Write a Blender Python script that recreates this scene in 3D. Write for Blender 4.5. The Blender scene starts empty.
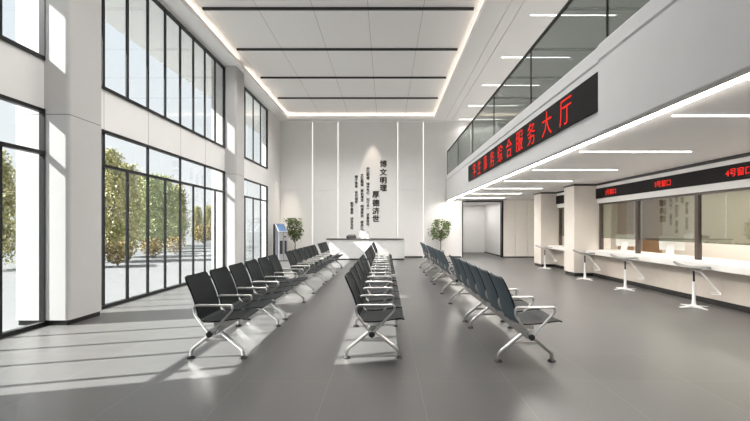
import bpy, bmesh, math, random
from mathutils import Vector, Matrix
R = math.radians
random.seed(7)
sc = bpy.context.scene
COL = sc.collection

# ------------------------------------------------------------------ materials
MATS = {}
def mat(name, col, rough=0.5, metal=0.0, spec=0.5, emit=None, estr=0.0, noise=None, bump=0.0, nscale=20.0):
    if name in MATS: return MATS[name]
    m = bpy.data.materials.new(name); m.use_nodes = True
    nt = m.node_tree; b = nt.nodes['Principled BSDF']
    b.inputs['Base Color'].default_value = (*col, 1)
    b.inputs['Roughness'].default_value = rough
    b.inputs['Metallic'].default_value = metal
    b.inputs['Specular IOR Level'].default_value = spec
    if emit:
        b.inputs['Emission Color'].default_value = (*emit, 1)
        b.inputs['Emission Strength'].default_value = estr
    if noise or bump:
        tc = nt.nodes.new('ShaderNodeTexCoord')
        n = nt.nodes.new('ShaderNodeTexNoise'); n.inputs['Scale'].default_value = nscale
        n.inputs['Detail'].default_value = 4
        nt.links.new(tc.outputs['Object'], n.inputs['Vector'])
        if noise:
            r = nt.nodes.new('ShaderNodeValToRGB')
            r.color_ramp.elements[0].position = .3; r.color_ramp.elements[1].position = .7
            r.color_ramp.elements[0].color = (*noise[0], 1); r.color_ramp.elements[1].color = (*noise[1], 1)
            nt.links.new(n.outputs['Fac'], r.inputs['Fac'])
            nt.links.new(r.outputs['Color'], b.inputs['Base Color'])
        if bump:
            bp = nt.nodes.new('ShaderNodeBump'); bp.inputs['Strength'].default_value = bump
            bp.inputs['Distance'].default_value = .002
            nt.links.new(n.outputs['Fac'], bp.inputs['Height'])
            nt.links.new(bp.outputs['Normal'], b.inputs['Normal'])
    MATS[name] = m
    return m

def glass(name, tint, base=0.04, rough=0.0, gcol=(1, 1, 1)):
    """thin glass: what lies behind shows through, Schlick-like reflection on top"""
    m = bpy.data.materials.new(name); m.use_nodes = True
    nt = m.node_tree; nt.nodes.clear()
    out = nt.nodes.new('ShaderNodeOutputMaterial'); mix = nt.nodes.new('ShaderNodeMixShader')
    tr = nt.nodes.new('ShaderNodeBsdfTransparent'); gl = nt.nodes.new('ShaderNodeBsdfGlossy')
    tr.inputs['Color'].default_value = (*tint, 1); gl.inputs['Color'].default_value = (*gcol, 1)
    gl.inputs['Roughness'].default_value = rough
    lw = nt.nodes.new('ShaderNodeLayerWeight'); lw.inputs['Blend'].default_value = .5
    p = nt.nodes.new('ShaderNodeMath'); p.operation = 'POWER'; p.inputs[1].default_value = 5
    ma = nt.nodes.new('ShaderNodeMath'); ma.operation = 'MULTIPLY_ADD'
    ma.inputs[1].default_value = (1 - base) * .6; ma.inputs[2].default_value = base
    nt.links.new(lw.outputs['Facing'], p.inputs[0]); nt.links.new(p.outputs[0], ma.inputs[0])
    nt.links.new(ma.outputs[0], mix.inputs['Fac'])
    nt.links.new(tr.outputs[0], mix.inputs[1]); nt.links.new(gl.outputs[0], mix.inputs[2])
    nt.links.new(mix.outputs[0], out.inputs['Surface'])
    MATS[name] = m
    return m

def emission(name, col, s):
    m = bpy.data.materials.new(name); m.use_nodes = True
    nt = m.node_tree; nt.nodes.clear()
    out = nt.nodes.new('ShaderNodeOutputMaterial'); e = nt.nodes.new('ShaderNodeEmission')
    e.inputs['Color'].default_value = (*col, 1); e.inputs['Strength'].default_value = s
    nt.links.new(e.outputs[0], out.inputs['Surface'])
    MATS[name] = m
    return m

PAINT = mat('wall_paint', (.81, .80, .787), .6, noise=((.80, .79, .777), (.82, .81, .797)), nscale=3)
CEILP = mat('ceiling_paint', (.90, .885, .87), .7, noise=((.895, .88, .865), (.905, .89, .875)), nscale=2)
PILP = mat('pilaster_panel', (.50, .49, .48), .45, noise=((.495, .485, .475), (.505, .495, .485)), nscale=4)
COLP = mat('column_panel', (.62, .575, .525), .5, noise=((.61, .565, .515), (.63, .585, .535)), nscale=4)
WHITE = mat('white_lacquer', (.80, .80, .79), .4, noise=((.79, .79, .78), (.81, .81, .80)), nscale=5)
FASC = mat('fascia_lacquer', (.62, .62, .62), .4, noise=((.61, .61, .61), (.63, .63, .63)), nscale=3)
STONE = mat('counter_stone', (.66, .645, .62), .35, noise=((.65, .635, .61), (.67, .655, .63)), nscale=8)
BEIGEL = mat('pale_beige_panel', (.86, .81, .74), .55, noise=((.85, .80, .73), (.87, .82, .75)), nscale=6)
GREYP = mat('grey_shell', (.22, .22, .215), .4, noise=((.21, .21, .205), (.23, .23, .225)), nscale=12)
DESKW = mat('desk_lacquer', (.62, .62, .61), .4, noise=((.61, .61, .60), (.63, .63, .62)), nscale=5)
BEIGE = mat('beige_panel', (.60, .54, .475), .55, noise=((.585, .525, .46), (.615, .555, .49)), nscale=6)
WOOD = mat('oak_veneer', (.52, .34, .2), .5, noise=((.5, .32, .185), (.56, .37, .22)), nscale=4)
DARK = mat('black_metal', (.010, .010, .011), .45, metal=0.0, noise=((.009, .009, .010), (.012, .012, .013)), nscale=30)
ANOD = mat('anodised_frame', (.010, .010, .011), .4, spec=.35, noise=((.009, .009, .010), (.012, .012, .013)), nscale=30)
BRONZE = mat('bronze_post', (.065, .048, .04), .4, noise=((.06, .044, .037), (.07, .052, .043)), nscale=20)
BASEB = mat('dark_baseboard', (.016, .014, .013), .4, noise=((.015, .013, .012), (.018, .016, .0145)), nscale=15)
ALU = mat('polished_aluminium', (.56, .55, .53), .33, metal=1.0, noise=((.54, .53, .515), (.58, .57, .55)), nscale=40)
SEAT = mat('perforated_seat', (.007, .0095, .0102), .55, spec=.12, noise=((.0065, .0085, .0093), (.0075, .0095, .0103)), nscale=60)
SKYTINT = mat('sky_tint_blue', (.045, .080, .103), .45, spec=.35, noise=((.043, .078, .101), (.047, .082, .105)), nscale=60)  # sky light on the backs of the seats, put into the colour
RUBBER = mat('black_rubber', (.012, .012, .012), .6, noise=((.011, .011, .011), (.014, .014, .014)), nscale=40)
LEDP = mat('led_panel', (.012, .011, .011), .65, spec=.15, noise=((.011, .010, .010), (.016, .014, .014)), nscale=200)
LEDR = emission('led_red', (1.0, .035, .025), .36)
STRIP = emission('light_strip', (1.0, .95, .89), 3.0)
STRIPE = emission('edge_light_strip', (1.0, .95, .89), 15.0)
STRIPU = emission('upper_light_strip', (1.0, .96, .91), 2.6)
STRIPW = emission('wall_light_strip', (1.0, .95, .88), .34)
COVE = emission('cove_light', (1.0, .87, .74), 1.9)
DESKT = mat('dark_desktop', (.05, .045, .042), .35, noise=((.045, .04, .037), (.056, .05, .047)), nscale=12)
LETTER = mat('charcoal_letter', (.05, .045, .043), .5, noise=((.046, .041, .04), (.055, .05, .047)), nscale=30)
KGREY = mat('kiosk_grey', (.04, .04, .045), .5, spec=.2, noise=((.036, .036, .041), (.044, .044, .049)), nscale=20)
KLIGHT = mat('kiosk_silver', (.36, .36, .365), .4, noise=((.34, .34, .345), (.38, .38, .385)), nscale=20)
SCREEN = mat('kiosk_screen', (.06, .10, .18), .15, emit=(.25, .42, .7), estr=.07, noise=((.05, .09, .16), (.08, .13, .22)), nscale=6)
POT = mat('pale_pot', (.62, .61, .60), .4, noise=((.6, .59, .58), (.64, .63, .62)), nscale=15)
BARK = mat('bark', (.15, .11, .075), .85, noise=((.11, .08, .055), (.2, .15, .1)), nscale=30)
LEAF = mat('ficus_leaf', (.06, .11, .03), .45, noise=((.045, .085, .022), (.16, .21, .06)), nscale=9)
TREEA = mat('tree_leaf_olive', (.25, .25, .10), .6, noise=((.15, .17, .055), (.52, .47, .22)), nscale=3)
TREEB = mat('tree_leaf_green', (.18, .23, .10), .6, noise=((.15, .19, .08), (.42, .46, .22)), nscale=3)
SHRUB = mat('shrub_leaf_rust', (.35, .2, .06), .6, noise=((.14, .11, .035), (.33, .24, .09)), nscale=5)
TERR = mat('terrace_stone', (.125, .127, .128), .75, spec=.2, noise=((.12, .122, .123), (.13, .132, .133)), nscale=2)
GROUND = mat('earth', (.33, .28, .18), .9, noise=((.25, .22, .12), (.4, .34, .22)), nscale=3)
SOIL = mat('soil', (.04, .03, .022), .9, noise=((.03, .022, .016), (.055, .04, .03)), nscale=40)
GLASSW = glass('window_glass', (.86, .875, .872), .03)
GLASSR = glass('railing_glass', (.58, .61, .60), .06)
GLASST = glass('teller_glass', (.56, .57, .51), .16)

def floor_mat():
    m = bpy.data.materials.new('floor_tile'); m.use_nodes = True
    nt = m.node_tree; L = nt.links; b = nt.nodes['Principled BSDF']
    N = lambda t: nt.nodes.new(t)
    tc = N('ShaderNodeTexCoord'); sp = N('ShaderNodeSeparateXYZ'); L.new(tc.outputs['Object'], sp.inputs[0])
    def seam(axis, off, T=.812, w=.0045):
        a = N('ShaderNodeMath'); a.operation = 'SUBTRACT'; L.new(sp.outputs[axis], a.inputs[0]); a.inputs[1].default_value = off
        d = N('ShaderNodeMath'); d.operation = 'DIVIDE'; L.new(a.outputs[0], d.inputs[0]); d.inputs[1].default_value = T
        f = N('ShaderNodeMath'); f.operation = 'FLOORED_MODULO'; L.new(d.outputs[0], f.inputs[0]); f.inputs[1].default_value = 1
        c = N('ShaderNodeMath'); c.operation = 'LESS_THAN'; L.new(f.outputs[0], c.inputs[0]); c.inputs[1].default_value = w / T
        fl = N('ShaderNodeMath'); fl.operation = 'FLOOR'; L.new(d.outputs[0], fl.inputs[0])
        return c.outputs[0], fl.outputs[0]
    sx, ix = seam('X', .297); sy, iy = seam('Y', 3.77)
    mx = N('ShaderNodeMath'); mx.operation = 'MAXIMUM'; L.new(sx, mx.inputs[0]); L.new(sy, mx.inputs[1])
    n1 = N('ShaderNodeTexNoise'); n1.inputs['Scale'].default_value = 60; n1.inputs['Detail'].default_value = 6; L.new(tc.outputs['Object'], n1.inputs['Vector'])
    n2 = N('ShaderNodeTexNoise'); n2.inputs['Scale'].default_value = 1.3; n2.inputs['Detail'].default_value = 3; L.new(tc.outputs['Object'], n2.inputs['Vector'])
    r1 = N('ShaderNodeValToRGB'); r1.color_ramp.elements[0].position = .35; r1.color_ramp.elements[1].position = .68
    r1.color_ramp.elements[0].color = (.066, .064, .062, 1); r1.color_ramp.elements[1].color = (.090, .087, .084, 1)
    L.new(n1.outputs['Fac'], r1.inputs['Fac'])
    cb = N('ShaderNodeCombineXYZ'); L.new(ix, cb.inputs[0]); L.new(iy, cb.inputs[1])
    wn = N('ShaderNodeTexWhiteNoise'); wn.noise_dimensions = '2D'; L.new(cb.outputs[0], wn.inputs['Vector'])
    ad = N('ShaderNodeMath'); ad.operation = 'ADD'; L.new(wn.outputs['Value'], ad.inputs[0]); L.new(n2.outputs['Fac'], ad.inputs[1])
    mr = N('ShaderNodeMapRange'); mr.inputs[1].default_value = .3; mr.inputs[2].default_value = 1.6; mr.inputs[3].default_value = .95; mr.inputs[4].default_value = 1.05
    L.new(ad.outputs[0], mr.inputs[0])
    mu = N('ShaderNodeVectorMath'); mu.operation = 'SCALE'; L.new(r1.outputs['Color'], mu.inputs[0]); L.new(mr.outputs[0], mu.inputs['Scale'])
    mix = N('ShaderNodeMix'); mix.data_type = 'RGBA'; L.new(mx.outputs[0], mix.inputs['Factor'])
    L.new(mu.outputs[0], mix.inputs['A']); mix.inputs['B'].default_value = (.14, .136, .132, 1)
    L.new(mix.outputs['Result'], b.inputs['Base Color'])
    rr = N('ShaderNodeMapRange'); rr.inputs[3].default_value = .30; rr.inputs[4].default_value = .36
    L.new(n1.outputs['Fac'], rr.inputs[0]); L.new(rr.outputs[0], b.inputs['Roughness'])
    b.inputs['Specular IOR Level'].default_value = .5
    return m
FLOOR = floor_mat()

def tray_mat():
    """ceiling boards: thin seams every 1.28 m along the hall"""
    m = bpy.data.materials.new('tray_boards'); m.use_nodes = True
    nt = m.node_tree; L = nt.links; b = nt.nodes['Principled BSDF']; N = lambda t: nt.nodes.new(t)
    tc = N('ShaderNodeTexCoord'); sp = N('ShaderNodeSeparateXYZ'); L.new(tc.outputs['Object'], sp.inputs[0])
    a = N('ShaderNodeMath'); a.operation = 'ADD'; a.inputs[1].default_value = .42; L.new(sp.outputs['X'], a.inputs[0])
    d = N('ShaderNodeMath'); d.operation = 'DIVIDE'; d.inputs[1].default_value = 1.28; L.new(a.outputs[0], d.inputs[0])
    f = N('ShaderNodeMath'); f.operation = 'FLOORED_MODULO'; f.inputs[1].default_value = 1; L.new(d.outputs[0], f.inputs[0])
    c = N('ShaderNodeMath'); c.operation = 'LESS_THAN'; c.inputs[1].default_value = .008; L.new(f.outputs[0], c.inputs[0])
    mix = N('ShaderNodeMix'); mix.data_type = 'RGBA'; L.new(c.outputs[0], mix.inputs['Factor'])
    mix.inputs['A'].default_value = (.90, .885, .87, 1); mix.inputs['B'].default_value = (.42, .41, .40, 1)
    L.new(mix.outputs['Result'], b.inputs['Base Color']); b.inputs['Roughness'].default_value = .7
    return m
TRAY = tray_mat()

# ------------------------------------------------------------------ mesh tools
class MB:
    def __init__(s): s.bm = bmesh.new()
    def box(s, x0, x1, y0, y1, z0, z1, bev=0.0, seg=2, M=None):
        r = bmesh.ops.create_cube(s.bm, size=1)
        vs = r['verts']
        for v in vs:
            v.co = Vector((x0 + (v.co.x + .5) * (x1 - x0), y0 + (v.co.y + .5) * (y1 - y0), z0 + (v.co.z + .5) * (z1 - z0)))
        if bev:
            es = list({e for v in vs for e in v.link_edges})
            res = bmesh.ops.bevel(s.bm, geom=es, offset=bev, segments=seg, affect='EDGES', profile=.5)
            vs = list({v for f in res['faces'] for v in f.verts} | {v for v in vs if v.is_valid})
        if M is not None:
            for v in vs: v.co = M @ v.co
        return s
    def prism(s, poly, a0, a1, axis='y'):
        """poly of 2-D points extruded along axis; for 'y' points are (x,z); 'x': (y,z); 'z': (x,y)"""
        def P(p, a):
            return {'y': (p[0], a, p[1]), 'x': (a, p[0], p[1]), 'z': (p[0], p[1], a)}[axis]
        A = [s.bm.verts.new(P(p, a0)) for p in poly]; B = [s.bm.verts.new(P(p, a1)) for p in poly]
        n = len(poly)
        s.bm.faces.new(A); s.bm.faces.new(B[::-1])
        for i in range(n):
            s.bm.faces.new((A[i], B[i], B[(i + 1) % n], A[(i + 1) % n]))
        return s
    def tube(s, pts, r, n=8, flat=1.0, cap=True, r1=None):
        pts = [Vector(p) for p in pts]; rings = []
        ref = None
        for i, p in enumerate(pts):
            t = (pts[min(i + 1, len(pts) - 1)] - pts[max(i - 1, 0)]).normalized()
            if ref is None:
                ref = Vector((0, 1, 0)) if abs(t.y) < .9 else Vector((1, 0, 0))
            u = (ref - t * ref.dot(t)).normalized(); w = t.cross(u); ref = u
            rad = r if r1 is None else r + (r1 - r) * i / (len(pts) - 1)
            rings.append([s.bm.verts.new(p + (u * math.cos(a) * rad * flat + w * math.sin(a) * rad)) for a in [2 * math.pi * k / n for k in range(n)]])
        for A, B in zip(rings, rings[1:]):
            for k in range(n): s.bm.faces.new((A[k], A[(k + 1) % n], B[(k + 1) % n], B[k]))
        if cap:
            s.bm.faces.new(rings[0][::-1]); s.bm.faces.new(rings[-1])
        return s
    def lathe(s, prof, n=16, c=(0, 0, 0), axis='z'):
        rings = []
        for r, h in prof:
            ring = []
            for k in range(n):
                a = 2 * math.pi * k / n
                p = (r * math.cos(a), r * math.sin(a), h)
                if axis == 'y': p = (p[0], p[2], p[1])
                ring.append(s.bm.verts.new(Vector(c) + Vector(p)))
            rings.append(ring)
        for A, B in zip(rings, rings[1:]):
            for k in range(n): s.bm.faces.new((A[k], A[(k + 1) % n], B[(k + 1) % n], B[k]))
        s.bm.faces.new(rings[0][::-1]); s.bm.faces.new(rings[-1])
        return s
    def shell(s, prof, wid, th, cy=0.0, nu=8, curve=0.0):
        """thin curved sheet: prof = [(x,z)], wid(i,n)=half width, curve = hollowing at mid width"""
        n = len(prof); top = []; bot = []
        for i, (x, z) in enumerate(prof):
            a = Vector(prof[max(i - 1, 0)]); b = Vector(prof[min(i + 1, n - 1)]); t = (b - a).normalized()
            nrm = Vector((-t.y, t.x))
            hw = wid(i, n); rt = []; rb = []
            for k in range(nu + 1):
                u = -1 + 2 * k / nu
                d = curve * (u * u)
                rt.append(s.bm.verts.new((x + nrm.x * (d + th / 2), cy + u * hw, z + nrm.y * (d + th / 2))))
                rb.append(s.bm.verts.new((x + nrm.x * (d - th / 2), cy + u * hw, z + nrm.y * (d - th / 2))))
            top.append(rt); bot.append(rb)
        F = s.bm.faces.new
        for i in range(n - 1):
            for k in range(nu):
                F((top[i][k], top[i + 1][k], top[i + 1][k + 1], top[i][k + 1]))
                F((bot[i][k], bot[i][k + 1], bot[i + 1][k + 1], bot[i + 1][k]))
            F((top[i][0], bot[i][0], bot[i + 1][0], top[i + 1][0]))
            F((top[i][nu], top[i + 1][nu], bot[i + 1][nu], bot[i][nu]))
        for k in range(nu):
            F((top[0][k], top[0][k + 1], bot[0][k + 1], bot[0][k]))
            F((top[-1][k], bot[-1][k], bot[-1][k + 1], top[-1][k + 1]))
        return s
    def build(s, name, m, parent=None, smooth=False, loc=None):
        bmesh.ops.recalc_face_normals(s.bm, faces=s.bm.faces)
        me = bpy.data.meshes.new(name); s.bm.to_mesh(me); s.bm.free()
        me.materials.append(m)
        if smooth:
            me.set_sharp_from_angle(angle=R(38)) if hasattr(me, 'set_sharp_from_angle') else None
            for p in me.polygons: p.use_smooth = True
        o = bpy.data.objects.new(name, me); COL.objects.link(o)
        if parent: o.parent = parent
        if loc: o.location = loc
        return o

def fillet(pts, r, n=5):
    pts = [Vector(p) for p in pts]; out = [pts[0]]
    for a, b, c in zip(pts, pts[1:], pts[2:]):
        d1 = (a - b); d2 = (c - b); k = min(r, d1.length * .49, d2.length * .49)
        p, q = b + d1.normalized() * k, b + d2.normalized() * k
        for i in range(n + 1):
            t = i / n
            out.append(p * (1 - t) ** 2 + b * 2 * t * (1 - t) + q * t * t)
    out.append(pts[-1]); return out

def tag(o, label, cat, group=None):
    o['label'] = label; o['category'] = cat
    if group: o['group'] = group
    return o
def empty(name, loc, rz=0, label=None, cat=None, group=None):
    o = bpy.data.objects.new(name, None); COL.objects.link(o)
    o.location = loc; o.rotation_euler = (0, 0, rz); o.empty_display_size = .1
    if label: tag(o, label, cat, group)
    return o
def struct(o):
    o['kind'] = 'structure'; return o
def copy_tree(o, parent=None):
    c = o.copy(); COL.objects.link(c)
    if parent: c.parent = parent
    for ch in o.children: copy_tree(ch, c)
    return c
def sbox(name, m, *b, parent=None, bev=0):
    o = MB().box(*b, bev=bev).build(name, m, parent)
    return o if parent else struct(o)
def text_mesh(name, body, size, m, M, parent, depth=.004, bold=0.0):
    """lettering as real, slightly raised geometry; M places the text plane"""
    cu = bpy.data.curves.new(name, 'FONT'); cu.body = body; cu.size = size
    cu.align_x = 'CENTER'; cu.align_y = 'CENTER'; cu.extrude = depth; cu.offset = min(bold, 0); cu.resolution_u = 2
    t = bpy.data.objects.new(name, cu); COL.objects.link(t)
    dg = bpy.context.evaluated_depsgraph_get()
    me = bpy.data.meshes.new_from_object(t.evaluated_get(dg))
    COL.objects.unlink(t); bpy.data.objects.remove(t)
    base = [v.co.copy() for v in me.vertices]
    xs = [v.x for v in base]; ys = [v.y for v in base]
    off = Vector(((min(xs) + max(xs)) / 2, (min(ys) + max(ys)) / 2, 0))    # centre the ink on the given spot
    bm = bmesh.new()
    for q, (dx, dy) in enumerate(((0, 0), (bold, 0), (-bold, 0), (0, bold * .6), (0, -bold * .6)) if bold > 0 else ((0, 0),)):
        for v, c in zip(me.vertices, base): v.co = c - off + Vector((dx, dy, q * .0004))
        bm.from_mesh(me)
    bm.transform(M); bm.to_mesh(me); bm.free()
    me.materials.clear(); me.materials.append(m); me.name = name
    o = bpy.data.objects.new(name, me); COL.objects.link(o); o.parent = parent
    return o
def M_back(x, y, z):      # faces -Y
    return Matrix(((1, 0, 0, x), (0, 0, -1, y), (0, 1, 0, z), (0, 0, 0, 1)))
def M_left(x, y, z):      # faces -X
    return Matrix(((0, 0, -1, x), (-1, 0, 0, y), (0, 1, 0, z), (0, 0, 0, 1)))

ORD = ['nearest the camera', 'second from the camera', 'third from the camera', 'fourth from the camera', 'fifth from the camera', 'sixth from the camera', 'farthest, by the back wall']

# ------------------------------------------------------------------ room shell
YB = 19.05                    # back wall
XG = -4.87                    # glass plane of the left wall
XP = -4.50                    # inner face of the left pilasters
ZC = 6.25                     # ceiling
ZS = 2.61                     # soffit under the gallery
YF = -4.0                     # wall behind the camera
sbox('floor', FLOOR, -4.95, 9.2, YF, 23.2, -.15, 0)
# left wall: spandrel, head band, solid end bay
sbox('wall_left_near', PAINT, XG - .2, XG + .02, YF, 2.2, 0, 6.5)
for n, (a, b) in enumerate(((2.2, 16.98),)):
    sbox('wall_left', PAINT, XG - .08, XG + .02, a, b, 3.07, 3.76)
    sbox('wall_left_head', PAINT, XG - .08, XG + .02, a, b, 6.2, 6.5)
w = MB(); w.box(XG - .2, XG + .02, 16.98, YB + .2, 0, 3.415).box(XG - .2, XG + .02, 16.98, YB + .2, 3.42, 6.5)
struct(w.build('wall_left_end', PAINT))
# panel seams on the spandrels, a thin shadow groove per second mullion
# pilasters
def pilaster(y0, y1):
    c = .055
    poly = [(XG - .38, y0), (XP - c, y0)] + [(XP - c + c * math.sin(a), y0 + c - c * math.cos(a)) for a in [R(15 * k) for k in range(1, 6)]] + \
           [(XP, y0 + c), (XP, y1 - c)] + [(XP - c + c * math.cos(a), y1 - c + c * math.sin(a)) for a in [R(15 * k) for k in range(1, 6)]] + [(XP - c, y1), (XG - .38, y1)]
    m = MB(); m.prism(poly, .075, 2.995, 'z'); m.prism(poly, 3.003, 6.5, 'z')
    o = struct(m.build('pilaster', PILP, smooth=True))
    k = MB().box(XG - .36, XP - .035, y0 + .02, y1 - .02, 0, .075).build('plinth', BASEB, o)
    g = MB().prism([(x * 1.0 - .004 if x > XG else x, y) for x, y in poly], 2.995, 3.003, 'z').build('joint', KGREY, o)
for y0, y1 in ((2.15, 2.87), (5.886, 6.6), (12.48, 13.2)): pilaster(y0, y1)

# windows
def window(idx, y0, y1, z0, z1, ms, transom=None, tms=None):
    fw, fd = .035, .04
    X0, X1 = XG - fd, XG + fd
    f = MB()
    f.box(X0, X1, y0, y1, z0, z0 + fw * 1.6).box(X0, X1, y0, y1, z1 - fw * 1.4, z1)
    f.box(X0, X1, y0, y0 + .016, z0, z1).box(X0, X1, y1 - .016, y1, z0, z1)
    fr = struct(f.build('window_%d' % idx, ANOD))
    top = transom if transom else z1
    for y in ms:
        MB().box(X0 + .03, X1 - .02, y - .03, y + .03, z0 + .05, top).build('mullion', ANOD, fr)
    if transom:
        MB().box(X0, X1 + .005, y0, y1, transom - .025, transom + .025).build('transom', ANOD, fr)
        for y in tms:
            MB().box(X0 + .03, X1 - .02, y - .03, y + .03, transom, z1 - .04).build('mullion', ANOD, fr)
    MB().box(XG - .008, XG + .004, y0 + .02, y1 - .02, z0 + .03, z1 - .03).build('pane', GLASSW, fr)
E1 = [5.886 - .668 * i for i in range(1, 5)]
E2 = [12.48 - .668 * i for i in range(1, 9)]
E3 = [16.09, 15.2, 14.31]
for i, (y0, y1, E, al) in enumerate(((2.87, 5.886, E1, E1[1::2]), (6.6, 12.48, E2, E2[1::2]), (13.2, 16.98, E3, E3[:1]))):
    window(2 * i + 1, y0, y1, 0, 3.07, E, 2.45, al)
    window(2 * i + 2, y0, y1, 3.76, 6.2, E)
# thin joints in the spandrel panels
for y in E2[1::2] + E1[1::2]:
    sbox('panel_joint', KGREY, XG + .02, XG + .0215, y - .003, y + .003, 3.075, 3.755)

# roof overhang outside (shades the top of the upper windows)
sbox('roof_eave', PAINT, XG - 2.15, XG - .08, -8, 26, 6.55, 6.85)

# ceiling: border round a raised tray with cove lighting
HX0, HX1, HY1 = -4.40, 2.17, 18.5
cb = MB()
cb.box(XG - .1, HX0, YF, YB, ZC, ZC + .07)
cb.box(HX1, 2.685, YF, YB, ZC, ZC + .07).box(2.70, 2.965, YF, YB, ZC, ZC + .07).box(2.98, 9.2, YF, YB, ZC, ZC + .07)
cb.box(HX0, HX1, HY1, YB, ZC, ZC + .07)
struct(cb.build('ceiling', CEILP))
sbox('ceiling_groove', DARK, 2.66, 3.0, YF, YB, ZC + .05, ZC + .09)
lp = MB()
lp.box(HX0, HX0 + .03, YF, HY1, ZC - .03, ZC + .09).box(HX1 - .03, HX1, YF, HY1, ZC - .03, ZC + .09).box(HX0 + .03, HX1 - .03, HY1 - .03, HY1, ZC - .03, ZC + .09)
struct(lp.build('ceiling_tray_lip', CEILP))
sbox('ceiling_tray', TRAY, HX0 - .35, HX1 + .35, YF, HY1 + .35, 6.47, 6.6)
ts = MB(); ts.box(HX0 - .37, HX0 - .33, YF, HY1 + .35, ZC + .05, 6.5).box(HX1 + .33, HX1 + .37, YF, HY1 + .35, ZC + .05, 6.5).box(HX0 - .35, HX1 + .35, HY1 + .33, HY1 + .37, ZC + .05, 6.5)
struct(ts.build('ceiling_tray_side', CEILP))
for nm, b in (('left edge', (HX0 - .16, HX0 - .10, YF, HY1)), ('right edge', (HX1 + .10, HX1 + .16, YF, HY1)), ('far edge', (HX0 - .1, HX1 + .1, HY1 + .10, HY1 + .16))):
    o = MB().box(*b, ZC + .072, ZC + .085).build('cove_light', COVE)
    tag(o, 'warm cove light strip hidden along the %s of the raised ceiling tray' % nm, 'cove light', 'cove lights of the ceiling tray')
# black linear tracks across the tray
BARO = ['farthest of the row, beside the back wall', 'second from the back wall', 'third from the back wall', 'fourth from the back wall', 'fifth from the back wall', 'sixth from the back wall']
for i, y in enumerate((16.26, 14.03, 11.8, 9.60, 7.36, 5.1)):
    o = MB().box(-4.24, 2.03, y - .035, y + .035, 6.425, 6.47).build('track', DARK)
    tag(o, 'long black linear track across the tray ceiling, %s' % BARO[i], 'ceiling track', 'black tracks on the tray ceiling')

# back wall with corridor opening and raised panels between light strips
bw = MB()
bw.box(-5.0, 3.49, YB, YB + .2, 0, 6.5).box(3.49, 5.37, YB, YB + .2, ZS, 6.5).box(5.37, 9.2, YB, YB + .2, 0, 6.5)
struct(bw.build('wall_back', PAINT))
SX = [-3.37, -2.2, .54, 1.71]
edges = [(XG + .02, SX[0] - .03), (SX[0] + .03, SX[1] - .03), (SX[1] + .03, SX[2] - .03), (SX[2] + .03, SX[3] - .03), (SX[3] + .03, 3.44)]
for i, (a, b) in enumerate(edges):
    pm = MB()
    top = 6.2
    if i == 2:
        pm.box(a, b, YB - .06, YB, .06, top)
    else:
        for z0, z1 in ((.06, 3.09), (3.10, 3.69), (3.70, top)):
            pm.box(a, b if not (i == 4 and z1 > 2.6) else 2.74, YB - .035, YB, z0, z1)
    struct(pm.build('wall_back_panel', PAINT))
    if i in (0, 1, 3, 4):
        sbox('baseboard_back', BASEB, a, b, YB - .045, YB, 0, .06)
for i, x in enumerate(SX):
    o = MB().box(x - .018, x + .018, YB - .02, YB + .001, 0, 6.2).build('light_strip', STRIPW)
    tag(o, 'thin vertical light strip on the back wall, %s' % ['first from the left window', 'just left of the wall lettering', 'just right of the wall lettering', 'nearest the right potted tree'][i], 'light strip', 'vertical light strips on the back wall')
sbox('trim_back_top', CEILP, XG, 2.6, YB - .08, YB, 6.2, ZC)
# corridor
co = MB()
co.box(3.0, 3.1, YB + .2, 22.8, 0, ZS + .1).box(5.42, 5.52, YB + .2, 22.8, 0, ZS + .1).box(3.0, 5.52, 22.8, 22.9, 0, ZS + .1)
struct(co.build('wall_corridor', PAINT))
sbox('ceiling_corridor', CEILP, 3.0, 5.52, YB + .2, 22.8, ZS, ZS + .1)
sbox('baseboard_corridor', BASEB, 5.405, 5.42, YB + .2, 22.8, 0, .06)
fr = MB(); fr.box(3.49, 3.53, YB - .04, YB + .21, 0, ZS).box(5.30, 5.37, YB - .05, YB + .21, 0, ZS).box(3.53, 5.30, YB - .04, YB + .21, ZS - .06, ZS)
struct(fr.build('door_1', DARK))
sbox('baseboard_right', BASEB, 5.37, 6.95, YB - .03, YB, 0, .05)
bp = MB()
for k in range(3): bp.box(5.39 + .55 * k, 5.93 + .55 * k, YB - .025, YB, .05, ZS)
struct(bp.build('wall_back_beige', BEIGEL))

# wall behind the camera; its glazing is added to let sky light fill in
wf = MB(); wf.box(-5, -4.5, YF - .2, YF, 0, 6.6).box(2.6, 9.2, YF - .2, YF, 0, 6.6).box(-4.5, 2.6, YF - .2, YF, 5.9, 6.6)
struct(wf.build('wall_front', PAINT))
ff = MB(); ff.box(-4.5, 2.6, YF - .12, YF - .06, 0, .06).box(-4.5, 2.6, YF - .12, YF - .06, 3.0, 3.08).box(-4.5, 2.6, YF - .12, YF - .06, 5.84, 5.9)
for k in range(7): ff.box(-4.5 + 1.173 * k, -4.44 + 1.173 * k, YF - .12, YF - .06, .06, 5.84)
ff = struct(ff.build('window_15', ANOD)); MB().box(-4.5, 2.6, YF - .095, YF - .085, .05, 5.85).build('pane', GLASSW, ff)

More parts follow.
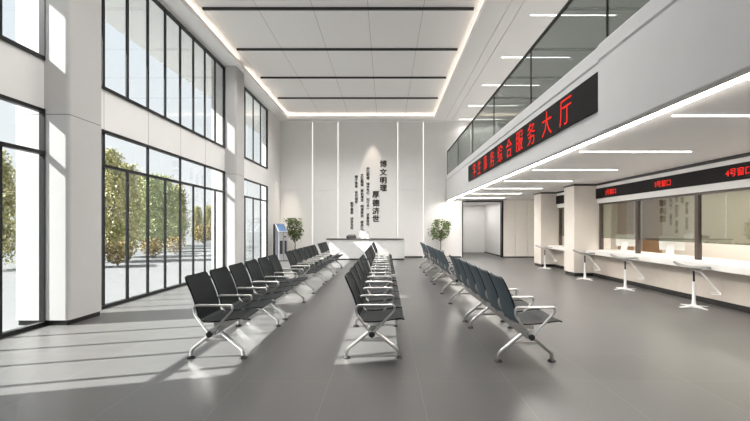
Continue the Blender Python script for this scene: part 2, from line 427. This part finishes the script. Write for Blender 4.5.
# ------------------------------------------------------------------ gallery
XE = 2.75
gf = MB()
gf.box(XE + .17, 9.2, YF, YB, ZS + .02, ZS + .12)                       # underside slab
struct(gf.build('ceiling_soffit', CEILP))
sbox('gallery_floor', PAINT, XE + .15, 9.2, YF, YB, 3.5, 3.6)
fz = MB()
def fasc(x, y0, y1):
    r = .03
    bk = XE + .06
    poly = [(bk, ZS - .02)] + [(x + r - r * math.sin(a), ZS - .02 + r - r * math.cos(a)) for a in [R(k * 18) for k in range(6)]] + \
           [(x, 3.50), (x + .018, 3.515), (x + .018, 3.53), (x - .005, 3.545), (x - .005, 3.72), (x + .02, 3.75), (x + .22, 3.75), (x + .22, 3.62), (bk, 3.62)]
    return poly
m1 = MB().prism(fasc(XE, 0, 0), 5.335, YB, 'y'); struct(m1.build('gallery_fascia', FASC, smooth=True))
m2 = MB().prism(fasc(XE - .03, 0, 0), YF, 5.325, 'y'); struct(m2.build('gallery_fascia', FASC, smooth=True))
o = MB().box(XE + .065, XE + .17, YF, YB - .35, ZS - .012, ZS + .0205).build('edge_light', STRIPE)
tag(o, 'long continuous white light line under the gallery edge', 'light strip')
# glass railing on the coping
rail = empty('glass_railing', (XE + .05, 0, 3.75), 0, 'tinted glass railing with thin black handrail along the gallery edge', 'railing')
J = [18.95, 16.1, 13.4, 10.75, 8.01, 5.25, 2.5, -.25]
MB().box(-.025, .025, YF, 18.98, 1.06, 1.10, bev=.006).build('handrail', DARK, rail)
for a, b in zip(J, J[1:]):
    MB().box(-.006, .006, b + .012, a - .012, 0, 1.06).build('glass_panel', GLASSR, rail)
for j in J:
    MB().box(-.012, .012, j - .012, j + .012, 0, 1.06).build('post', DARK, rail)
# upstairs walls
sbox('wall_right_upper', PAINT, 9.0, 9.2, YF, YB, 3.6, 6.6)

# LED sign on the fascia
led = empty('led_sign', (XE - .02, 9.53, 3.15), 0, 'long black LED display on the gallery fascia with red Chinese characters', 'display sign')
MB().box(-.012, .02, -4.19, 4.19, -.25, .25, bev=.004).build('panel', LEDP, led)
CH = '学生事务综合服务大厅'
CY = [12.78, 12.1, 11.37, 10.63, 9.9, 9.17, 8.46, 7.77, 7.02, 6.29]
for ch, y in zip(CH, CY):
    text_mesh('character', ch, .46, LEDR, M_left(-.014, y - 9.53, 0), led, .002, -.005)

# linear lights: under the gallery and on the upper ceiling
for i, y in enumerate((5.40 * .847, 7.98 * .847, 10.53 * .847, 13.1 * .847, 15.6 * .847, 18.0 * .847, 17.4)):
    t = MB().box(3.16, 4.97, y - .008, y + .008, ZS + .008, ZS + .021).build('linear_light', STRIP)
    tag(t, 'white linear light in the ceiling under the gallery, %s' % ORD[i], 'ceiling light', 'linear lights under the gallery')
for i, y in enumerate((9.5, 11.86, 14.2, 16.6, 18.7)):
    t = MB().box(3.31, 5.25, y - .012, y + .012, ZC - .006, ZC + .001).build('linear_light', STRIPU)
    tag(t, 'white linear light in the upper ceiling above the gallery railing, %s' % ORD[i], 'ceiling light', 'linear lights above the gallery')

# ------------------------------------------------------------------ right side: columns, counters, teller windows
def column(x0, y0, y1):
    o = struct(MB().box(x0, 6.4, y0, y1, .09, ZS + .02, bev=.012).build('column', COLP))
    MB().box(x0 + .03, 6.38, y0 + .03, y1 - .03, 0, .09).build('plinth', BASEB, o)
    MB().box(x0 - .012, 6.4, y0 - .012, y1 + .012, ZS - .04, ZS + .01).build('crown', DARK, o)
column(5.35, 11.81, 12.47); column(5.44, 14.57, 15.25)
sbox('wall_right_end', PAINT, 6.95, 7.1, 15.1, YB, 0, ZS + .02)
bays = (('long', YF, 11.81), ('short', 12.47, 14.57))
for nm, y0, y1 in bays:
    lw = MB()
    k = int((y1 - y0) / 1.17) + 1; st = (y1 - y0) / k
    for i in range(k): lw.box(5.9, 6.0, y0 + i * st + .002, y0 + (i + 1) * st - .002, .1, .638)
    struct(lw.build('wall_right', BEIGE))
    sbox('baseboard_right', BASEB, 5.89, 6.0, y0, y1, 0, .1)
    for b_ in ((6.0, 2.48, ZS + .02), (6.0, 2.07, 2.20), (6.075, 2.20, 2.48)): sbox('wall_right_lintel', PAINT, b_[0], 6.16, y0, y1, b_[1], b_[2])
    sbox('trim_right', DARK, 5.97, 6.0, y0, y1, ZS - .04, ZS + .018)
    c = MB().box(5.66, 6.75, y0 + .005, y1 - .005, .64, .76, bev=.008).build('worktop', STONE)
    tag(c, 'long white service counter running towards the camera along the right wall' if nm == 'long' else 'short white counter top between the two right-hand columns', 'counter', None)
    # teller glazing
    wi = 11 if nm == 'long' else 12
    posts = [14.53, 12.52]
    fr = struct(MB().box(6.06, 6.15, y0, y1, 2.03, 2.07).build('window_%d' % wi, BRONZE))
    if nm == 'long':
        posts = [11.77, 10.06, 8.12, 6.17, 4.2, 2.2, .2]
    for p in posts: MB().box(6.07, 6.15, p - .045, p + .045, .76, 2.03).build('mullion', BRONZE, fr)
    ps = [y1 - .01] + [p for p in posts if y0 < p < y1 - .2] + [y0 + .01]
    for a, b in zip(ps, ps[1:]):
        MB().box(6.10, 6.112, b + .04, a - .04, 1.09, 2.03).build('pane', GLASST, fr)
# number displays above the windows
nd = empty('number_display', (6.0, 5.4, 2.34), 0, 'black LED band with red window numbers above the long counter', 'display sign')
MB().box(-.04, .07, -9.3, 6.40, -.14, .14, bev=.004).build('panel', LEDP, nd)
for t, y in (('2号窗口', 11.02), ('3号窗口', 8.95), ('4号窗口', 7.02), ('5号窗口', 5.0)):
    text_mesh('window_number', t, .155, LEDR, M_left(-.042, y - 5.4, 0), nd, .002)
nd2 = empty('number_display', (6.0, 13.6, 2.34), 0, 'short blank black LED band between the two right-hand columns', 'display sign')
MB().box(-.04, .07, -.93, .95, -.14, .14, bev=.004).build('panel', LEDP, nd2)
# room behind the counter
sbox('wall_office', BEIGEL, 9.0, 9.2, YF, YB, 0, 3.5)
sbox('wall_office_side', BEIGEL, 6.0, 9.0, 14.95, 15.1, 0, ZS + .02)
sbox('trim_office', WOOD, 8.965, 9.0, 13.5, 14.5, 0, 2.3)
sbox('trim_office', WOOD, 7.45, 8.05, 14.915, 14.95, 0, 2.3)
sbox('trim_office', WOOD, 8.35, 8.9, 14.915, 14.95, 0, 2.3)

# computers on the counter
def computer(loc, rz, label, group, w=.5, h=.32):
    r = empty('computer', loc, rz, label, 'computer', group)
    M = Matrix.Translation((0, 0, .115 + h / 2)) @ Matrix.Rotation(R(-8), 4, 'Y')
    MB().box(-.012, .014, -w / 2, w / 2, -h / 2, h / 2, bev=.008, M=M).build('screen_back', WHITE, r)
    MB().box(.0145, .017, -w / 2 + .012, w / 2 - .012, -h / 2 + .05, h / 2 - .012, M=M).build('screen', LEDP, r)
    MB().prism([(-.13, .0), (-.10, .0), (-.02, .17), (-.02, .25), (-.035, .25)], -.075, .075, 'y').build('stand', WHITE, r)
    MB().box(-.14, .08, -.09, .09, 0, .012, bev=.004).build('foot', WHITE, r)
    return r
computer((6.50, 9.45, .76), R(38), 'white computer on the long counter, right of the two behind the glass', 'computers on the long counter')
computer((6.52, 11.3, .76), R(38), 'white computer on the long counter, left of the two behind the glass', 'computers on the long counter')

# ------------------------------------------------------------------ stools at the counter
def make_stool():
    r = empty('bar_stool', (0, 0, 0))
    b = MB()
    for k in range(4):
        a = R(45 + 90 * k); M = Matrix.Rotation(a, 4, 'Z')
        poly = [(.0, .012), (.05, .034), (.27, .013), (.27, .003), (.0, .003)]
        A = []
        for s_, wd in ((-1, 1), (1, 1)):
            A.append([b.bm.verts.new(M @ Vector((x, s_ * (.026 if x < .1 else .016), z))) for x, z in poly])
        n = len(poly)
        b.bm.faces.new(A[0]); b.bm.faces.new(A[1][::-1])
        for i in range(n): b.bm.faces.new((A[0][i], A[1][i], A[1][(i + 1) % n], A[0][(i + 1) % n]))
    b.lathe([(.05, .0), (.05, .03), (.032, .06)], 14)
    b.build('base', WHITE, r)
    MB().lathe([(.036, .05), (.028, .12), (.025, .45)], 14).build('column', WHITE, r, True)
    MB().lathe([(.016, .45), (.016, .655)], 12).build('gas_lift', DARK, r, True)
    MB().box(-.10, .10, -.09, .09, .655, .672, bev=.004).build('seat_plate', ALU, r)
    prof = [(-.30, .775), (-.265, .752), (-.22, .728), (-.17, .708), (-.11, .694), (-.04, .688), (.05, .690), (.14, .697), (.20, .70), (.235, .694)]
    def wid(i, n):
        return [.13, .175, .20, .212, .218, .22, .218, .205, .18, .13][i]
    MB().shell(prof, wid, .014, nu=8, curve=.012).build('seat', GREYP, r, True)
    fr_ = MB()
    for s_ in (-1, 1):
        fr_.tube([(-.05, s_ * .12, .672), (.10, s_ * .12, .62), (.36, s_ * .12, .27)], .008, 8)
    fr_.tube([(.36, -.128, .27), (.36, .128, .27)], .009, 8)
    fr_.tube([(.36, -.12, .27), (.24, -.12, .265)], .007, 6).tube([(.36, .12, .27), (.24, .12, .265)], .007, 6)
    fr_.build('footrest', WHITE, r)
    return r
st0 = make_stool()
SP = [(5.37, 7.24, -38), (5.36, 9.3, -34), (5.32, 11.1, -30), (5.34, 13.95, -28)]
SL = ['white bar stool with wire footrest nearest the camera at the long counter', 'white bar stool at the long counter, second from the camera', 'white bar stool at the far end of the long counter beside the nearer column', 'farthest white bar stool, in the bay between the two columns']
for i, (x, y, a) in enumerate(SP):
    s_ = st0 if i == 0 else copy_tree(st0)
    s_.location = (x, y, 0); s_.rotation_euler.z = R(a)
    tag(s_, SL[i], 'stool', 'white bar stools along the counter')

# ------------------------------------------------------------------ beam seating
LU = 1.8
def make_bench():
    r = empty('beam_bench', (0, 0, 0))
    MB().box(-.04, .04, 0.02, LU - .02, .275, .335, bev=.01).build('beam', ALU, r)
    for k in range(4):
        y = .6 * k
        pts = fillet([(0, y, .30), (-.165, y, .52), (-.158, y, .598), (.232, y, .598), (.232, y, .545), (0, y, .30)], .055, 5)
        MB().tube(pts, .0125, 8).build('armrest', ALU, r, True)
    for y, s_ in ((-.012, -1), (LU + .012, 1)):
        MB().lathe([(.026, y - .016), (.031, y - .01), (.031, y + .012), (.026, y + .016)], 16, (0, 0, .302), 'y').build('end_cap', RUBBER, r, True)
    for y in (.186, LU - .186):
        for s_ in (-1, 1):
            pts = fillet([(s_ * .02, y, .295), (s_ * .275, y, .088), (s_ * .278, y, .022)], .035, 4)
            lg = MB().tube(pts, .019, 8).build('leg', ALU, r, True)
            MB().lathe([(.042, 0), (.042, .008), (.022, .022), (.014, .03)], 14, (s_ * .278, y, 0)).build('foot', RUBBER, lg, True)
        MB().box(-.125, .125, y - .012, y + .012, .178, .206, bev=.004).build('brace', ALU, r)
    back = []
    for t in (0, .012, .035, .07, .12, .2, .3, .4, .5, .6, .7, .8, .9, 1):
        x = -.292 + .16 * t + .018 * math.sin(math.pi * t); z = .885 - .445 * t
        back.append((x, z))
    back += [(-.112, .424), (-.085, .414)]
    seat = [(-.082, .4125), (-.03, .411), (.03, .413), (.09, .419), (.15, .427), (.21, .436), (.26, .443), (.295, .446), (.318, .441), (.330, .430)]
    def wb(i, n):
        return [.205, .232, .249, .258, .263][i] if i < 5 else .266 + .004 * min(1, i / 10)
    def ws(i, n):
        return .27 if i < n - 3 else [.268, .258, .235][i - (n - 3)]
    for k in range(3):
        cy = .3 + .6 * k
        bk = MB().shell(back, wb, .012, cy, 8, .014).build('backrest', SEAT, r, True)
        MB().shell([(x - .009, z - .003) for x, z in back[:-1]], lambda i, n: wb(i, n) - .003, .006, cy, 8, .014).build('sky_tint_sheet', SKYTINT, bk, True)['label'] = 'added rear sheet, sky light painted in blue'  # sheet added behind each backrest, its blue standing for window sky light
        MB().shell(seat, ws, .012, cy, 8, .008).build('seat', SEAT, r, True)
        MB().box(-.05, .10, cy - .10, cy + .10, .335, .412, bev=.006).build('bracket', ALU, r)
    return r
b0 = make_bench(); first = True
ROWS = [('left', 'left row by the windows', -1.805, (4.25, 6.08, 8.54, 10.37, 12.62)),
        ('middle', 'middle row of the hall', -.145, (4.25, 6.08, 8.40, 10.23, 12.62)),
        ('right', 'right row facing the counter', 1.45, (4.14, 5.95, 8.50, 10.40, 12.58))]
for key, nm, x, ys in ROWS:
    for i, y in enumerate(ys):
        b = b0 if first else copy_tree(b0); first = False
        b.location = (x, y, 0)
        o5 = ORD[i] if i < 4 else 'farthest from the camera'
        tag(b, 'dark three-seat beam bench, %s, %s' % (nm, o5), 'bench', 'beam benches in the waiting hall')

# ------------------------------------------------------------------ reception desk
DY = 17.66
desk = empty('reception_desk', (-.88, DY, 0), 0, 'white reception desk with dark top in front of the lettered wall', 'desk')
MB().box(-1.66, 1.67, 0, .62, .06, .86, bev=.004).build('body', DESKW, desk)
MB().box(-1.66, 1.64, .02, .60, 0, .06).build('plinth', BASEB, desk)
MB().box(-1.67, 1.64, -.03, .66, .86, .905, bev=.004).build('desktop', DESKT, desk)
pr = empty('desk_printer', (-1.50, DY + .30, .905), 0, 'low dark machine on the reception desk, left of the pale monitors', 'printer')
MB().box(-.21, .21, -.12, .14, 0, .13, bev=.012).build('body', DESKT, pr)
MB().box(-.16, .16, -.126, -.118, .04, .095, bev=.002).build('front_panel', KGREY, pr)
MB().prism([(-.05, .13), (.12, .13), (.14, .165), (.13, .165)], -.17, .17, 'x').build('paper_tray', KGREY, pr)
for i, x in enumerate((-1.02, -.79)):
    c = empty('monitor', (x, DY + .32, .905), R(8 - 16 * i), 'pale monitor seen from behind on the reception desk, %s one of the pair' % ('left' if i == 0 else 'right'), 'monitor', 'pale monitors on the reception desk')
    MB().box(-.11, .11, -.012, .012, .06, .34, bev=.006).build('screen_back', DESKW, c)
    MB().box(-.025, .025, -.03, -.012, .006, .2, bev=.003).build('stand', WHITE, c)
    MB().box(-.08, .08, -.07, .06, 0, .01, bev=.003).build('foot', WHITE, c)

# wall lettering
wl = empty('wall_lettering', (0, YB - .062, 0), 0, 'raised dark Chinese lettering in vertical columns on the centre back wall', 'lettering')
def px(x, y): return ((x - 386) * .0459, 1.4 + (227 - y) * .0459)
def vcol(name, s, x, ys, size, bold):
    for ch, y in zip(s, ys):
        X, Z = px(x, y)
        text_mesh(name, ch, size, LETTER, M_back(X, -.004, Z), wl, .006, bold)
vcol('title_character', '博文明理', 383.3, (164, 172.3, 180.5, 188), .33, .016)
vcol('title_character', '厚德济世', 375.9, (194.5, 203, 211, 218.5), .33, .016)
def small(s, x, y0, y1):
    n = len(s); body = [(c, y0 + (y1 - y0) * i / (n - 1)) for i, c in enumerate(s) if c != ' ']
    bm = None
    parts = []
    vc = ''.join(c for c, _ in body)
    o = None; meshes = []
    for c, y in body:
        X, Z = px(x, y)
        meshes.append(text_mesh('tmp', c, .15, LETTER, M_back(X, -.003, Z), wl, .004, .005))
    bm = bmesh.new()
    for m in meshes:
        bm.from_mesh(m.data); bpy.data.objects.remove(m)
    me = bpy.data.meshes.new('text_column'); bm.to_mesh(me); bm.free(); me.materials.append(LETTER)
    o = bpy.data.objects.new('text_column', me); COL.objects.link(o); o.parent = wl
small('学以明德 博学笃行 知行合一 求真务实', 368.0, 169, 224)
small('文以载道 厚积薄发 明理致远 修身立德', 362.2, 175.5, 231.5)
small('德才兼备 世代相传', 356.4, 177, 202)
small('勤学善思 济世为民', 352.0, 203.5, 228)

# ------------------------------------------------------------------ kiosk
kx, ky = -4.36, 17.15
ki = empty('self_service_kiosk', (kx, ky, 0), R(45), 'grey self-service kiosk with slanted blue screen beside the far window', 'kiosk')
# local: front faces -y
MB().prism([(-.20, 0), (-.20, 1.19), (.10, 1.53), (.20, 1.53), (.22, 1.44), (.22, 0)], -.21, .21, 'x').build('body', KGREY, ki)
MB().box(-.205, .205, -.222, -.2, .03, 1.18, bev=.004).build('front_panel', KLIGHT, ki)
for x0, x1 in ((-.17, -.03), (.05, .15)):
    MB().box(x0, x1, -.228, -.221, .3, .84, bev=.003).build('door_panel', KGREY, ki)
MB().box(.03, .12, -.232, -.221, .97, 1.03, bev=.003).build('card_slot', BRONZE, ki)
MB().box(.0, .014, -.226, -.221, .03, 1.18).build('seam', DARK, ki)
a = math.atan2(.34, .30); Ln = math.hypot(.30, .34)
M = Matrix.Translation((0, -.20, 1.19)) @ Matrix.Rotation(a, 4, 'X')
MB().box(-.205, .205, 0.0, Ln, .001, .022, bev=.004, M=M).build('screen_bezel', KLIGHT, ki)
MB().box(-.175, .175, .04, Ln - .04, .022, .025, M=M).build('screen', SCREEN, ki)

# ------------------------------------------------------------------ plants
def leaf_cloud(mb, pts, size, rnd, asp=.5, droop=.3):
    for c in pts:
        s_ = size * rnd.uniform(.7, 1.25)
        d = Vector((rnd.gauss(0, 1), rnd.gauss(0, 1), rnd.gauss(-droop, .7))).normalized()
        n = Vector((rnd.gauss(0, 1), rnd.gauss(0, 1), rnd.gauss(.6, 1))).normalized()
        w = d.cross(n)
        if w.length < .05: continue
        w = w.normalized() * s_ * asp * .5; n = w.cross(d).normalized()
        c = Vector(c)
        v = [mb.bm.verts.new(p) for p in (c - d * s_ * .5, c - w + n * s_ * .08, c + d * s_ * .5, c + w + n * s_ * .08)]
        mb.bm.faces.new(v)
def potted(loc, label, H, rad, seed, potm):
    rnd = random.Random(seed)
    r = empty('potted_ficus', loc, 0, label, 'plant', 'potted trees by the back wall')
    p = MB().lathe([(.12, 0), (.15, .04), (.17, .36), (.18, .38), (.155, .38), (.15, .33)], 20).build('pot', potm, r, True)
    MB().lathe([(.148, .325), (.12, .338)], 16).build('soil', SOIL, p)
    t = MB(); zc = (H + .78) / 2 
    t.tube([(0, 0, .3), (.02, .01, .6), (-.01, 0, .95), (.01, .01, zc)], .022, 8, r1=.012)
    tips = []
    for k in range(16):
        a = rnd.uniform(0, 6.28); z0 = rnd.uniform(.65, zc + .1); rr = rad * rnd.uniform(.45, .9)
        e = (rr * math.cos(a), rr * math.sin(a), min(H - .08, z0 + rnd.uniform(.15, .5)))
        t.tube([(0, 0, z0), (e[0] * .5, e[1] * .5, (z0 + e[2]) / 2 - .02), e], .008, 5, r1=.003); tips.append(Vector(e))
    t.build('trunk', BARK, r, True)
    pts = []
    while len(pts) < 1100:
        if rnd.random() < .55:
            c = rnd.choice(tips); q = c + Vector((rnd.gauss(0, .085), rnd.gauss(0, .085), rnd.gauss(0, .085)))
        else:
            v = Vector((rnd.gauss(0, 1), rnd.gauss(0, 1), rnd.gauss(0, 1))).normalized() * rnd.uniform(.35, 1) ** .5
            q = Vector((v.x * rad, v.y * rad, zc + v.z * (H - .78) / 2))
        if q.z < H and q.z > .7: pts.append(q)
    f = MB(); leaf_cloud(f, pts, .10, rnd); f.build('foliage', LEAF, r)
potted((-4.02, 18.3, 0), 'leafy potted tree in the left corner behind the kiosk', 1.78, .38, 3, POT)
potted((2.42, 18.42, 0), 'leafy potted tree in a pale pot by the right of the back wall', 1.80, .42, 4, POT)

# ------------------------------------------------------------------ outside
sbox('terrace', TERR, -60, -4.95, -20, 120, -.2, -.05)
def make_tree(seed, H, rad, m, nleaf=8000):
    rnd = random.Random(seed)
    r = empty('tree', (0, 0, 0))
    t = MB().tube([(0, 0, -.1), (.04, .02, H * .3), (-.03, .03, H * .6), (0, 0, H * .92)], .09, 8, r1=.015)
    pts = []; tips = []
    for k in range(40):
        z = H * (.06 + .86 * k / 40); a = rnd.uniform(0, 6.28); rr = rad * (1.05 - z / H) ** .8 * rnd.uniform(.7, 1.1)
        e = Vector((rr * math.cos(a), rr * math.sin(a), z + rr * .7)); tips.append((Vector((0, 0, z)), e))
        t.tube([(0, 0, z), e * .5 + Vector((0, 0, z * .5)), e], .02, 5, r1=.005)
    t.build('trunk', BARK, r, True)
    while len(pts) < nleaf:
        a, e = rnd.choice(tips); u = rnd.uniform(.25, 1.08); s_ = .10 + .10 * rad
        q = a.lerp(e, u) + Vector((rnd.gauss(0, s_), rnd.gauss(0, s_), rnd.gauss(0, s_ * 1.4)))
        if .05 < q.z < H: pts.append(q)
    f = MB(); leaf_cloud(f, pts, .14, rnd, .6, .1); f.build('foliage', m, r)
    return r
protos = [make_tree(11, 4.6, 1.2, TREEA), make_tree(12, 4.5, 1.25, TREEB), make_tree(13, 4.3, .95, TREEA)]
used = [False] * 3
TR = [  # pixel x, ground pixel y, top pixel y, kind, label
    (-2, 270, 150, 0, 'olive tree outside, seen at the left edge through the nearest window'),
    (109, 262, 148, 0, 'tall olive-green tree outside, leftmost in the big lower window'),
    (128, 257, 164, 2, 'slim olive tree outside, second from the left in the big window'),
    (143, 246, 174, 0, 'olive tree outside, third from the left in the big window'),
    (155, 252, 174, 1, 'green tree outside in the middle of the big window'),
    (167, 249, 175, 1, 'green tree outside, just right of the middle of the big window'),
    (178, 247, 184, 2, 'pointed olive tree outside, third from the right in the big window'),
    (198, 243, 206, 2, 'small far pointed tree outside, second from the right in the big window'),
    (208.5, 241, 205, 2, 'small far tree outside, rightmost in the big window'),
]
for x, gy, ty, k, lab in TR:
    Y = 415 * 1.45 / (gy - 227); X = (x - 386) * Y / 415; H = 1.45 + (227 - ty) * Y / 415
    t = protos[k] if not used[k] else copy_tree(protos[k]); used[k] = True
    hp = (4.6, 4.5, 4.3)[k]; s_ = H / hp
    t.location = (X, Y, -.05); t.scale = (s_ * .8, s_ * .8, s_); t.rotation_euler.z = random.uniform(0, 6)
    tag(t, lab, 'tree', 'trees outside the windows')
def make_shrub(seed):
    rnd = random.Random(seed); r = empty('shrub', (0, 0, 0)); pts = []
    st_ = MB()
    for k in range(9):
        a = rnd.uniform(0, 6.28); e = (.35 * math.cos(a), .35 * math.sin(a), rnd.uniform(.5, .95))
        st_.tube([(0, 0, -.02), (e[0] * .4, e[1] * .4, e[2] * .5), e], .012, 5, r1=.004)
    st_.build('stem', BARK, r)
    for k in range(900):
        v = Vector((rnd.gauss(0, 1), rnd.gauss(0, 1), rnd.gauss(0, 1))).normalized() * rnd.random() ** .4
        pts.append((v.x * .6, v.y * .6, .58 + v.z * .5))
    f = MB(); leaf_cloud(f, pts, .12, rnd, .5, .1); f.build('foliage', SHRUB, r)
    return r
s0 = make_shrub(21)
SH = [(118, 266, 'rust-coloured shrub outside under the leftmost tree in the big window'), (152, 258, 'rust-coloured shrub outside under the green tree in the big window'),
      (175, 254, 'rust-coloured shrub outside right of the middle of the big window'), (204, 244, 'far rust-coloured shrub outside at the right of the big window')]
for i, (x, gy, lab) in enumerate(SH):
    Y = 415 * 1.45 / (gy - 227); X = (x - 386) * Y / 415
    s_ = s0 if i == 0 else copy_tree(s0)
    s_.location = (X, Y, -.05); s_.rotation_euler.z = i * 1.7; k = .9 if i < 3 else 1.6; s_.scale = (k, k, k)
    tag(s_, lab, 'shrub', 'rust shrubs outside the windows')

# ------------------------------------------------------------------ light
wd = bpy.data.worlds.new('sky'); sc.world = wd; wd.use_nodes = True
nt = wd.node_tree; bg = nt.nodes['Background']
tc = nt.nodes.new('ShaderNodeTexCoord'); sp = nt.nodes.new('ShaderNodeSeparateXYZ'); rp = nt.nodes.new('ShaderNodeValToRGB')
rp.color_ramp.elements[0].position = 0.0; rp.color_ramp.elements[0].color = (.97, .98, .985, 1)
rp.color_ramp.elements[1].position = .8; rp.color_ramp.elements[1].color = (.72, .82, .95, 1)
nt.links.new(tc.outputs['Generated'], sp.inputs[0]); nt.links.new(sp.outputs['Z'], rp.inputs['Fac'])
nt.links.new(rp.outputs['Color'], bg.inputs['Color']); bg.inputs['Strength'].default_value = .39
sun = bpy.data.lights.new('sun', 'SUN'); sun.energy = 9.8; sun.angle = R(.6); sun.color = (1, .985, .96)
so = bpy.data.objects.new('sun', sun); COL.objects.link(so)
so.rotation_euler = Vector((1, .285, -.885)).to_track_quat('-Z', 'Y').to_euler()
def spot(name, loc, aim, e, ang, blend=.4, col=(1, .87, .72)):
    l = bpy.data.lights.new(name, 'SPOT'); l.energy = e; l.spot_size = R(ang); l.spot_blend = blend; l.color = col; l.shadow_soft_size = .03
    o = bpy.data.objects.new(name, l); COL.objects.link(o); o.location = loc
    o.rotation_euler = (Vector(aim) - Vector(loc)).to_track_quat('-Z', 'Y').to_euler()
spot('wall_washer', (-.62, 18.55, 6.2), (-.62, 18.70, 0), 70, 44, .6)
spot('wall_washer', (-4.35, 18.3, 6.2), (-4.35, 18.45, 0), 380, 24, .5)
spot('wall_washer', (2.35, 18.3, 6.2), (2.35, 18.45, 0), 150, 24, .5)
def area(name, loc, sx, sy, e, col=(1, .93, .84)):
    l = bpy.data.lights.new(name, 'AREA'); l.shape = 'RECTANGLE'; l.size = sx; l.size_y = sy; l.energy = e; l.color = col
    o = bpy.data.objects.new(name, l); COL.objects.link(o); o.location = loc
area('office_ceiling_lamp', (7.6, 8.0, 2.58), .6, 9.0, 85)
area('corridor_lamp', (4.6, 21.0, 2.58), .3, 2.4, 9, (1, .97, .94))
# louvred lamps behind the linear lights
for ys_, x_, z_, e_ in (((4.57, 6.76, 8.92, 11.1, 13.2, 15.25, 17.4), 4.06, ZS + .004, 11.8), ((9.5, 11.86, 14.2, 16.6, 18.7, 6.7, 4.0), 4.28, ZC - .012, 5.5)):
    for y in ys_:
        l = bpy.data.lights.new('linear_lamp', 'AREA'); l.shape = 'RECTANGLE'; l.size = 1.8; l.size_y = .03
        l.energy = e_ * (1.05 if y == 17.4 else 1); l.spread = R(130); l.color = (1, .965, .92)
        o = bpy.data.objects.new('linear_lamp', l); COL.objects.link(o); o.location = (x_, y, z_)
# fill lamps added at the tracks to brighten the hall; unseen from the side
for y in (16.26, 14.03, 11.8, 9.60, 7.36, 5.1):
    l = bpy.data.lights.new('track_fill', 'AREA'); l.shape = 'RECTANGLE'; l.size = 6.1; l.size_y = .05
    l.energy = 46; l.spread = R(120); l.color = (1, .975, .95)
    o = bpy.data.objects.new('track_fill', l); COL.objects.link(o); o.location = (-1.1, y, 6.42)

# ------------------------------------------------------------------ camera
cam = bpy.data.cameras.new('camera'); co_ = bpy.data.objects.new('camera', cam); COL.objects.link(co_)
co_.location = (0, 0, 1.4); co_.rotation_euler = (R(90), 0, 0)
cam.sensor_width = 36; cam.lens = 415 / 750 * 36
cam.shift_x = -11 / 750; cam.shift_y = 16.5 / 750; cam.clip_start = .05; cam.clip_end = 400
sc.camera = co_
vs = sc.view_settings
vs.view_transform = 'Standard'; vs.look = 'None'; vs.gamma = 1; vs.use_curve_mapping = False
vs.exposure = 1.75
sc.cycles.max_bounces = 10; sc.cycles.diffuse_bounces = 6; sc.cycles.transparent_max_bounces = 16
sc.cycles.sample_clamp_indirect = 6
